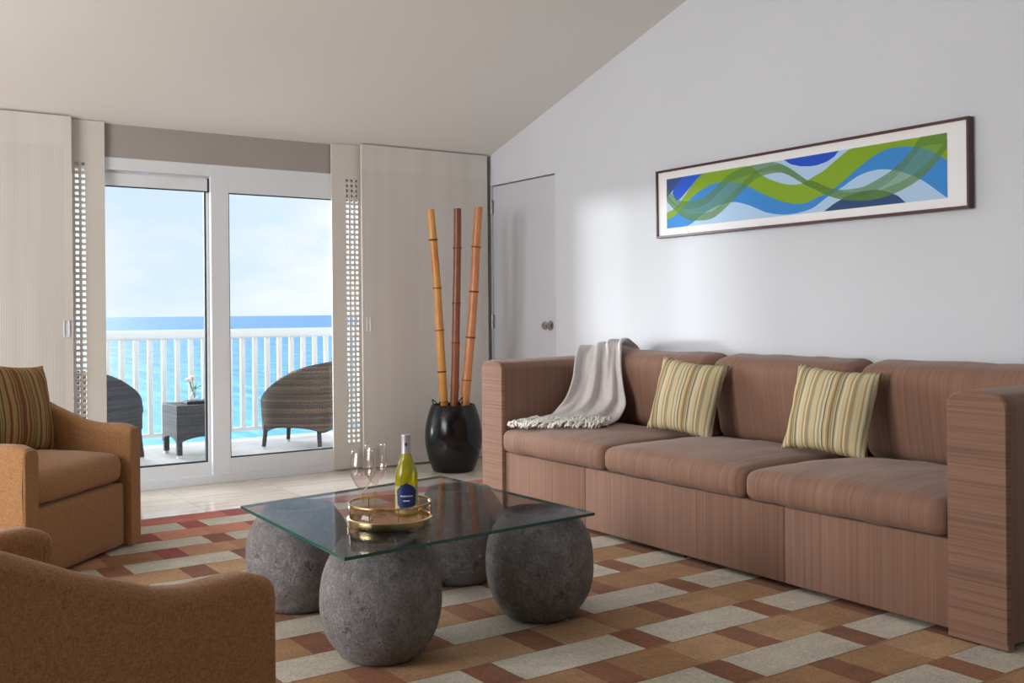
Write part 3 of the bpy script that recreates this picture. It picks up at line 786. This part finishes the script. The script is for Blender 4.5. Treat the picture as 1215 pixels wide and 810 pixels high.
# ------------------------------------------------------------------ armchairs
# arm height as a function of the distance back from the front edge
APR = [(0, .558), (.03, .572), (.10, .574), (.17, .574), (.24, .588), (.30, .612), (.40, .652), (.50, .700), (.60, .745), (.72, .790), (.85, .815)]
def ah(s):
    for (a, x), (b, y) in zip(APR, APR[1:]):
        if s <= b:
            f = (s-a)/(b-a); return x+(y-x)*f
    return APR[-1][1]
def armchair(loc, rz, label):
    """local +x faces forward, origin on the floor at the middle of the front edge"""
    t = empty('armchair', loc, rz, label, 'armchair', 'ochre upholstered armchairs')
    W = .43; D = .80; rc = .24; TH = .088
    path = []            # (x, y, s) outer line from one front corner round the back to the other
    for i in range(14): s = (D-rc)*i/14; path.append((-s, -W))
    for i in range(11): a = (pi/2)*i/10; path.append((-(D-rc)-rc*sin(a), -W+rc-rc*cos(a)))
    for i in range(1, 10): path.append((-D-.015*sin(pi*i/10), -W+rc+(2*W-2*rc)*i/10))
    path += [(x, -y) for x, y in path[:25][::-1]]
    n = len(path); bm = bmesh.new(); rings = []
    for k, (x, y) in enumerate(path):
        a = Vector(path[max(0, k-1)]); b = Vector(path[min(n-1, k+1)]); tg = (b-a).normalized()
        inn = Vector((tg.y, -tg.x))
        if k == 0 or k == n-1: inn = Vector((0, 1 if y < 0 else -1))
        H = ah(-x); z0 = .018
        flare = max(0, min(1, (-x-.35)/.4))*.03
        th = TH
        r = th/2; ring = []
        prof = [(0.0, z0), (0.0, z0+(H-z0)*.35), (-.004, z0+(H-z0)*.7), (-flare*.6, H-.045)]
        q_ = .032
        for i in range(5):
            a_ = pi-pi/2*i/4; prof.append((q_+q_*cos(a_)-flare*(.9-.1*i/4), H-q_-.004+q_*sin(a_)))
        for i in range(5):
            a_ = pi/2-pi/2*i/4; prof.append((th-q_+q_*cos(a_)-flare*(.8-.1*i/4), H-q_-.004+q_*sin(a_)))
        prof += [(th-.0, H-.045), (th, z0+(H-z0)*.6), (th, z0+(H-z0)*.3), (th, z0)]
        for d, z in prof: ring.append(bm.verts.new((x+inn.x*d, y+inn.y*d, z)))
        rings.append(ring)
    for k in range(n-1):
        m = len(rings[0])
        for j in range(m): jj = (j+1) % m; bm.faces.new((rings[k][j], rings[k][jj], rings[k+1][jj], rings[k+1][j]))
    for rg in (rings[0], rings[-1]): bm.faces.new(rg)
    body = obj('frame_shell', bm, M_chair, t, smooth=True, autos=50)
    for sgn in (-1, 1):      # front facing panels of the arms, welted
        bm = bmesh.new(); y0 = sgn*(W-TH); y1 = sgn*W
        pr = [(y1, .012), (y1, .45), (y1, .515)]
        for i in range(5):
            a = pi/2*i/4; pr.append((sgn*(W-.030+.030*cos(a)), .521+.030*sin(a)))
        for i in range(5):
            a = pi/2+pi/2*i/4; pr.append((sgn*(W-TH+.030+.030*cos(a)), .521+.030*sin(a)))
        pr += [(y0, .515), (y0, .45), (y0, .012)]
        yc = sgn*(W-TH/2)
        A = [bm.verts.new((.010, yc+(y-yc)*.93, z-(.004 if z > .1 else 0))) for y, z in pr]; A2 = [bm.verts.new((.004, yc+(y-yc)*1.02, z)) for y, z in pr]; B = [bm.verts.new((-.012, yc+(y-yc)*1.02, z)) for y, z in pr]
        for P_, Q_ in ((A, A2), (A2, B)):
            for j in range(len(pr)-1): bm.faces.new((P_[j], P_[j+1], Q_[j+1], Q_[j]))
        bm.faces.new(A); bm.faces.new(B)
        obj('arm_front', bm, M_chair, t, smooth=True, autos=35)
    bm = soft(.30, W-TH-.003, .145, .02, (10, 16, 8), 0, 0, .004); at(bm, (-.318, 0, .158)); obj('seat_base', bm, M_chair, t, smooth=True)
    bm = soft(.30, W-TH-.006, .062, .040, (20, 22, 9), .050, 0, .016, .004, 3); at(bm, (-.325, 0, .368)); obj('seat_cushion', bm, M_chair, t, smooth=True)
    bm = soft(.19, W-TH-.025, .075, .06, (16, 18, 9), .03, 0, .0, .003, 8); at(bm, (-.615, 0, .615), Matrix.Rotation(radians(90-12), 4, 'Y')); obj('back_cushion', bm, M_chair, t, smooth=True)
    bm = bmesh.new(); lathe(bm, [(.22, 0), (.22, .02)], 32, (-.38, 0, 0)); obj('swivel_base', bm, M_leg, t)
    return t
a1 = radians(-43)
fr1 = Vector((-2.955, -1.52, 0)); dv = Vector((cos(a1-pi/2), sin(a1-pi/2), 0))
armchair(tuple(fr1+dv*.43+Vector((0, 0, RT))), a1, 'ochre armchair with a striped cushion, backing onto the sliding panels at left')
armchair((-3.598, -4.140, RT), radians(21.5), 'ochre armchair seen from behind in the lower left foreground')
cushion('throw_pillow', (-3.455, -1.42, .665), .44, .43, .14, (radians(-14), radians(6), radians(47-4)), M_pillow2, 'brown and green striped cushion leaning in the ochre armchair')

# ------------------------------------------------------------------ coffee table
t = empty('coffee_table', (-2.47, -3.28, RT), 0, 'square smoked glass coffee table resting on four hollow grey stone drums', 'coffee table')
TZ = .372
corners = [(-2.935, -2.885), (-2.958, -3.82), (-1.990, -3.738), (-2.016, -2.735)]
bm = bmesh.new()
lo = [bm.verts.new((x+2.47, y+3.28, TZ)) for x, y in corners]; hi = [bm.verts.new((x+2.47, y+3.28, TZ+.010)) for x, y in corners]
bm.faces.new(lo); bm.faces.new(hi)
for i in range(4):
    f = bm.faces.new((lo[i], lo[(i+1) % 4], hi[(i+1) % 4], hi[i])); f.material_index = 1
obj('glass_top', bm, [M_smoke, M_edge], t)
def stone(x, y, seed, rz):
    bm = bmesh.new(); Hs = TZ-.0005; Rm = .190
    prof = [(0.0, 0), (.085, 0), (.108, .003), (.128, .014)]
    for i in range(1, 20):
        f = i/20; z = .014+(Hs-.022)*f
        prof.append((sqrt(max(0, 1-abs((f-.5)*2*.80)**2.35))*Rm if True else 0, z))
    prof = prof[:3]+[(max(r, .10), z) for r, z in prof[3:]]
    prof += [(.126, Hs-.003), (.120, Hs), (.098, Hs), (.092, Hs-.004), (.088, Hs-.03), (.090, Hs-.15), (.05, Hs-.20), (0, Hs-.205)]
    lathe(bm, prof, 56, cap=False, wob=lambda a, z: .018*noise.noise(Vector((cos(a)*1.5+seed, sin(a)*1.5, z*5)))+.008*noise.noise(Vector((cos(a)*6+seed, sin(a)*6, z*26))))
    bmesh.ops.remove_doubles(bm, verts=bm.verts, dist=1e-5)
    o = obj('stone_base', bm, M_stone, t, smooth=True, autos=60); o.location = (x+2.47, y+3.28, 0); o.rotation_euler.z = rz
stone(-2.733, -3.597, 3, .3); stone(-2.084, -3.541, 11, 2.1); stone(-2.737, -2.942, 23, 4.0); stone(-2.07, -2.971, 37, 5.2)
TOP = RT+TZ+.010+.0006

# tray
TX, TY = -2.640, -3.480
t = empty('round_tray', (TX, TY, TOP), 0, 'round brass tray with a glass gallery rim standing on the glass table', 'tray')
RR = .135
bm = bmesh.new(); lathe(bm, [(0, 0), (RR+.002, 0), (RR+.004, .004), (RR+.004, .024), (RR, .027), (RR-.004, .024), (RR-.004, .008), (0, .008)], 64, cap=False); obj('brass_band', bm, M_brass, t, smooth=True, autos=30)
bm = bmesh.new(); lathe(bm, [(0, .0085), (RR-.005, .0085), (RR-.005, .011), (0, .011)], 48, cap=False); obj('tray_floor', bm, M_mirror, t)
bm = bmesh.new(); lathe(bm, [(RR-.001, .026), (RR-.001, .068), (RR-.003, .068), (RR-.003, .026), (RR-.001, .026)], 64, cap=False); obj('glass_gallery', bm, M_trayglass, t, smooth=True)
bm = bmesh.new(); lathe(bm, [(RR-.004, .067), (RR+.001, .067), (RR+.001, .072), (RR-.004, .072), (RR-.004, .067)], 64, cap=False); obj('top_ring', bm, M_brass, t, smooth=True, autos=30)
for k in range(9):
    a = 2*pi*k/9+.25; bm = bmesh.new(); tube(bm, [(RR*cos(a), RR*sin(a), .02), (RR*cos(a), RR*sin(a), .069)], .0016, 6); obj('upright_wire', bm, M_brass, t)
TF = TOP+.0115
# bottle
t = empty('wine_bottle', (-2.556, -3.438, TF), 0, 'green white-wine bottle with a navy label and silver foil on the brass tray', 'bottle')
k_ = .905
bp = [(0, 0), (.030, 0), (.037, .004), (.0395, .012), (.0395, .125), (.039, .145), (.034, .172), (.024, .198), (.0165, .222), (.0150, .24), (.0145, .285), (.0155, .287), (.0155, .295), (.0, .295)]
bp = [(r*.97, z*k_) for r, z in bp]
bm = bmesh.new(); lathe(bm, bp, 40, cap=False); obj('glass_body', bm, M_bottle, t, smooth=True, autos=40)
bm = bmesh.new(); lathe(bm, [(.0172*.97, .228*k_), (.0162*.97, .240*k_), (.0158*.97, .283*k_), (.0166*.97, .286*k_), (.0166*.97, .297*k_), (0, .2985*k_)], 32, cap=False); fo = obj('foil_capsule', bm, M_foil, t, smooth=True, autos=40)
aC = atan2(-6.439+3.432, -4.153+2.565)
def wrap(poly, r, mat, name, parent, thick=.0006):
    """flat outline (arc length, height) wrapped round the bottle facing the camera side"""
    xs = [p[0] for p in poly]; x0, x1 = min(xs), max(xs); N_ = 22; bm = bmesh.new(); prev = None
    for i in range(N_+1):
        x = x0+(x1-x0)*i/N_; x = min(max(x, x0+1e-5), x1-1e-5); zsx = []
        for a, b in zip(poly, poly[1:]+poly[:1]):
            if (a[0]-x)*(b[0]-x) <= 0 and abs(a[0]-b[0]) > 1e-9: zsx.append(a[1]+(b[1]-a[1])*(x-a[0])/(b[0]-a[0]))
        lo_, hi_ = min(zsx), max(zsx); th = aC+x/r
        cur = [bm.verts.new((R_*cos(th), R_*sin(th), z)) for R_ in (r, r+thick) for z in (lo_, hi_)]
        if prev:
            for a, b in ((0, 1), (1, 3), (3, 2), (2, 0)): bm.faces.new((prev[a], prev[b], cur[b], cur[a]))
        prev = cur
    return obj(name, bm, mat, parent, smooth=True, autos=40)
r_ = .0395*.97+.0002
wrap([(-.050, .010), (.050, .010), (.050, .100), (-.050, .100)], r_, M_labelback, 'back_label', t)
lb = wrap([(-.035, .042), (-.020, .026), (0, .022), (.020, .026), (.035, .042), (.036, .086), (.020, .102), (0, .112), (-.020, .102), (-.036, .086)], r_+.0008, M_label, 'front_label', t)
for k in range(7): wrap([(-.020+k*.006, .066), (-.016+k*.006, .066), (-.016+k*.006, .071-(k % 2)*.0012), (-.020+k*.006, .071)], r_+.0016, M_print, 'printed_lettering', lb)
wrap([(-.011, .051), (.011, .051), (.011, .0545), (-.011, .0545)], r_+.0016, M_print, 'printed_lettering', lb)
wrap([(-.005, .0), (0, -.008), (.005, 0), (0, .008)], .0160*.97+.0004, M_label, 'foil_mark', fo).location.z = .262*k_
# glasses
def wine_glass(x, y, h, label):
    t = empty('wine_glass', (x, y, TF), 0, label, 'wine glass', 'wine glasses on the tray')
    R_ = .045; bz = h*.42
    pr = [(0, .0), (.033, .0), (.034, .0012), (.02, .003), (.007, .007), (.0048, .014), (.0042, bz-.012), (.006, bz-.003)]
    bowl = []
    for i in range(1, 15):
        f = i/14; r = R_*(sin(min(1, f*1.42)*pi/2)**.72)*(1-.26*max(0, f-.42)/.58); bowl.append((r, bz+(h-bz)*f**1.05))
    inn = [(max(.0, r-.0011), z+.001) for r, z in bowl][::-1]
    inn[0] = (bowl[-1][0]-.0011, bowl[-1][1])
    bm = bmesh.new(); lathe(bm, pr+bowl+inn+[(0, bz+.002)], 40, cap=False); obj('glass_body', bm, M_wineglass, t, smooth=True)
    w = [(max(0, r-.0018), z+.0012) for r, z in bowl if z < bz+(h-bz)*.46]
    bm = bmesh.new(); lathe(bm, [(0, bz+.0035)]+w+[(0, w[-1][1])], 36, cap=False); obj('wine', bm, M_wine, t, smooth=True, autos=40)
wine_glass(-2.722, -3.448, .230, 'wine glass with pale rose wine on the brass tray, left of the other')
wine_glass(-2.648, -3.392, .238, 'wine glass with pale rose wine on the tray, next to the bottle')

# ------------------------------------------------------------------ vase and bamboo
VX, VY = -.600, -.455
t = empty('floor_vase', (VX, VY, 0), 0, 'tall glossy black barrel vase standing on the floor by the sofa', 'vase')
bm = bmesh.new(); prof = [(0, 0), (.135, 0), (.142, .006)]
for i in range(1, 22):
    f = i/22; prof.append((.142+.050*sin(pi*min(1, f*1.0))**.85+.008*f, .006+.444*f))
prof += [(.150, .452), (.147, .457), (.141, .457), (.138, .450), (.150, .38), (.165, .2), (.13, .02), (0, .02)]
lathe(bm, prof, 64, cap=False); obj('vase_body', bm, M_black, t, smooth=True, autos=45)
for a0, rr_, h0 in ((2.5, .125, .485), (3.3, .12, .475), (5.2, .06, .50), (.9, .08, .47)):
    pts = [(rr_*cos(a0)+.03*sin(q*.5)*cos(a0+1), rr_*sin(a0)+.03*sin(q*.5)*sin(a0+1), h0-.05+.045*sin(q*.42)+.01*q*.3) for q in range(11)]
    bm = bmesh.new(); tube(bm, pts, .004, 8); obj('curled_wire', bm, M_wire, t, smooth=True)
bm = bmesh.new(); lathe(bm, [(0, .425), (.137, .43), (.137, .436), (0, .440)], 40, cap=False); obj('packing_disc', bm, M_wire, t)
def bamboo(top, foot, r, nodes, mat, label, bend):
    t = empty('bamboo_pole', foot, 0, label, 'bamboo pole', 'bamboo poles in the black vase')
    F_ = Vector(foot); T_ = Vector(top)-F_; n = 60; bm = bmesh.new(); pts = []; rs = []
    for i in range(n+1):
        f = i/n; p = T_*f+Vector(bend)*sin(pi*f)*1.0
        p += Vector((.002*sin(f*9+r*900), .002*cos(f*7), 0))
        R_ = r*(1-.10*f)
        for nd in nodes:
            d = abs(f-nd)*T_.length
            if d < .012: R_ *= 1+.14*(1-d/.012)
        pts.append(p); rs.append(R_)
    # ensure rings at the joints
    tube(bm, pts, rs, 20); c = obj('cane', bm, mat, t, smooth=True, autos=50)
    for nd in nodes:
        p = T_*nd+Vector(bend)*sin(pi*nd)+Vector((.002*sin(nd*9+r*900), .002*cos(nd*7), 0)); d = T_.normalized()
        bm = bmesh.new(); tube(bm, [p-d*.006, p-d*.002, p+d*.002, p+d*.006], [r*.98, r*1.10, r*1.10, r*.96], 20); obj('joint_ring', bm, M_node, t, smooth=True)
    bm = bmesh.new(); d = T_.normalized(); tube(bm, [T_+d*.0, T_+d*.0015], r*.84, 20); obj('cut_end', bm, M_cut, t)
bamboo((-.717, -.373, 1.80), (-.652, -.415, .445), .0295, (.02, .175, .385, .60, .845), M_bam1, 'golden bamboo pole leaning left in the black vase', (.006, -.004, 0))
bamboo((-.563, -.477, 1.805), (-.592, -.455, .445), .0285, (.10, .32, .52, .80), M_bam2, 'dark reddish bamboo pole standing upright between the other two', (.004, .0, 0))
bamboo((-.442, -.559, 1.812), (-.530, -.497, .445), .0315, (.13, .345, .575, .80), M_bam3, 'orange bamboo pole leaning right in the black vase', (.004, -.003, 0))

# ------------------------------------------------------------------ picture
PY0, PY1, PZ0, PZ1 = -1.915, -3.925, 1.520, 1.922
pic = empty('framed_picture', (0, (PY0+PY1)/2, (PZ0+PZ1)/2), 0, 'long framed picture of green and blue waves on the right wall above the sofa', 'picture')
pc = Vector((0, -(PY0+PY1)/2, -(PZ0+PZ1)/2))
def pp_(name, bm, m, parent=pic, **k):
    bmesh.ops.transform(bm, matrix=Matrix.Translation(pc), verts=bm.verts); return obj(name, bm, m, parent, **k)
bm = bmesh.new(); fwid = .013
box(bm, -.042, -.006, PY1, PY0, PZ1-fwid, PZ1, .002); box(bm, -.042, -.006, PY1, PY0, PZ0, PZ0+fwid, .002)
box(bm, -.042, -.006, PY1, PY1+fwid, PZ0+fwid, PZ1-fwid, .002); box(bm, -.042, -.006, PY0-fwid, PY0, PZ0+fwid, PZ1-fwid, .002)
pp_('frame', bm, M_frame)
bm = bmesh.new(); box(bm, -.030, -.004, PY1+fwid*.8, PY0-fwid*.8, PZ0+fwid*.8, PZ1-fwid*.8); mt = pp_('mount_board', bm, M_mat)
AY0, AY1, AZ0, AZ1 = -2.0, -3.815, 1.575, 1.866
BU = [(0.0, 0.18), (0.041, 0.252), (0.072, 0.386), (0.133, 0.614), (0.206, 0.76), (0.269, 0.764), (0.323, 0.695), (0.363, 0.59), (0.414, 0.434), (0.476, 0.274), (0.53, 0.191), (0.572, 0.187), (0.593, 0.232), (0.644, 0.315), (0.688, 0.455), (0.737, 0.643), (0.783, 0.798), (0.829, 0.895), (0.878, 0.892), (0.925, 0.842), (0.962, 0.74), (1, 0.57)]
BL = [(0.0, 0), (0.071, 0), (0.109, 0.034), (0.154, 0.175), (0.212, 0.305), (0.268, 0.362), (0.309, 0.35), (0.362, 0.251), (0.426, 0.092), (0.494, 0.019), (0.554, 0.037), (0.593, 0.088), (0.638, 0.233), (0.688, 0.371), (0.742, 0.528), (0.793, 0.585), (0.838, 0.559), (0.887, 0.461), (0.934, 0.309), (0.97, 0.142), (1, 0)]
GU = [(0.0, 0.321), (0.041, 0.403), (0.088, 0.643), (0.126, 0.849), (0.17, 1), (0.269, 1), (0.363, .985), (0.402, 0.808), (0.452, 0.65), (0.507, 0.546), (0.555, 0.534), (0.594, 0.622), (0.628, 0.698), (0.661, 0.814), (0.694, 0.928), (0.722, 1), (1, 1)]
SU = [(0.0, 0.81), (0.042, 0.605), (0.08, 0.508), (0.125, 0.494), (0.177, 0.553), (0.227, 0.714), (0.269, 0.875), (0.31, 0.955), (0.363, 0.99), (0.415, 1), (0.459, 0.982), (0.502, 0.868), (0.543, 0.703), (0.572, 0.58), (0.593, 0.55), (0.627, 0.455), (0.661, 0.366), (0.704, 0.326), (0.757, 0.338), (0.798, 0.419), (0.838, 0.524), (0.878, 0.693), (0.907, 0.854), (0.93, 1), (1, 1)]
SLo = [(0.0, 0.55), (0.049, 0.298), (0.094, 0.14), (0.146, 0.087), (0.204, 0.1), (0.247, 0.222), (0.289, 0.388), (0.336, 0.577), (0.382, 0.731), (0.427, 0.789), (0.477, 0.782), (0.507, 0.715), (0.543, 0.586), (0.572, 0.478), (0.593, 0.42), (0.627, 0.311), (0.671, 0.198), (0.725, 0.129), (0.782, 0.102), (0.833, 0.138), (0.887, 0.237), (0.929, 0.364), (0.966, 0.543), (1, 0.76)]
NL = [(0.0, 1), (0.073, 1), (0.034, 0.778), (0.0, 0.63)]
RL = [(0.073, 1), (0.175, 1), (0.111, 0.78), (0.065, 0.57), (0.046, 0.53), (0.026, 0.70), (0.034, 0.778)]
RC = [(0.49, 1), (0.55, 1), (0.681, 1), (0.664, 0.911), (0.639, 0.846), (0.608, 0.813), (0.584, 0.812), (0.549, 0.839), (0.514, 0.903)]
NV = [(0.628, 0.0), (0.66, 0.106), (0.704, 0.22), (0.752, 0.267), (0.798, 0.264), (0.833, 0.206), (0.862, 0.12), (0.884, 0.0)]
def interp(P, x):
    # monotone-ish catmull on x
    for i in range(len(P)-1):
        if P[i][0] <= x <= P[i+1][0]+1e-9:
            x0, y0 = P[i]; x1, y1 = P[i+1]; f = (x-x0)/max(1e-9, x1-x0)
            m0 = (y1-P[i-1][1])/(x1-P[i-1][0]) if i > 0 else (y1-y0)/(x1-x0)
            m1 = (P[i+2][1]-y0)/(P[i+2][0]-x0) if i+2 < len(P) else (y1-y0)/(x1-x0)
            h = x1-x0
            v = (2*f**3-3*f*f+1)*y0+(f**3-2*f*f+f)*h*m0+(-2*f**3+3*f*f)*y1+(f**3-f*f)*h*m1
            return min(1, max(0, v))
    return P[-1][1]
def ay(u): return AY0+(AY1-AY0)*u
def az(v): return AZ0+(AZ1-AZ0)*v
def ribbon(U_, L_, x):
    bm = bmesh.new(); prev = None; n = 150
    for i in range(n+1):
        u = i/n; a, b = interp(U_, u), interp(L_, u); b = min(a, b)
        cur = (bm.verts.new((x, ay(u), az(b))), bm.verts.new((x, ay(u), az(a))))
        if prev: bm.faces.new((prev[0], prev[1], cur[1], cur[0]))
        prev = cur
    return bm
def ink(name, c, alpha=1):
    t = NT(name); t.col(c).rough(.65).spec(.3)
    if alpha < 1: t.p.inputs['Alpha'].default_value = alpha
    return t.m
art = empty('artwork', (0, 0, 0)); art.parent = pic
def add_art(name, bm, m):
    pp_(name, bm, m, art)
bm = bmesh.new(); box(bm, -.0302, -.0298, AY1, AY0, AZ0, AZ1); add_art('painted_ground', bm, ink('ink_pale_blue', srgb(178, 208, 238)))
def polyf(P, x):
    bm = bmesh.new(); bm.faces.new([bm.verts.new((x, ay(u), az(v))) for u, v in P]); bmesh.ops.triangulate(bm, faces=bm.faces); return bm
add_art('painted_shape', polyf(NL, -.0306), ink('ink_slate', srgb(60, 84, 140)))
add_art('painted_shape', polyf(RL, -.0307), ink('ink_royal', srgb(40, 92, 212)))
add_art('painted_shape', polyf(RC, -.0306), ink('ink_royal_deep', srgb(34, 82, 204)))
add_art('painted_shape', polyf(NV, -.0306), ink('ink_navy', srgb(46, 76, 122)))
add_art('painted_ribbon', ribbon(BU, BL, -.0310), ink('ink_sky', srgb(58, 140, 214)))
add_art('painted_ribbon', ribbon(GU, BU, -.0314), ink('ink_green', srgb(134, 170, 36)))
add_art('painted_ribbon', ribbon(SU, SLo, -.0318), ink('ink_sage', srgb(134, 180, 98), .42))
# darker bands along both rims of the translucent ribbon
def inset(P, dv): return [(u, min(1, max(0, v+dv))) for u, v in P]
add_art('painted_ribbon', ribbon(SU, [(u, max(v-.16, interp(SLo, u))) for u, v in SU], -.0321), ink('ink_sage_rim', srgb(96, 148, 66), .20))
add_art('painted_ribbon', ribbon([(u, min(v+.14, interp(SU, u))) for u, v in SLo], SLo, -.0322), ink('ink_sage_rim_low', srgb(118, 164, 62), .30))
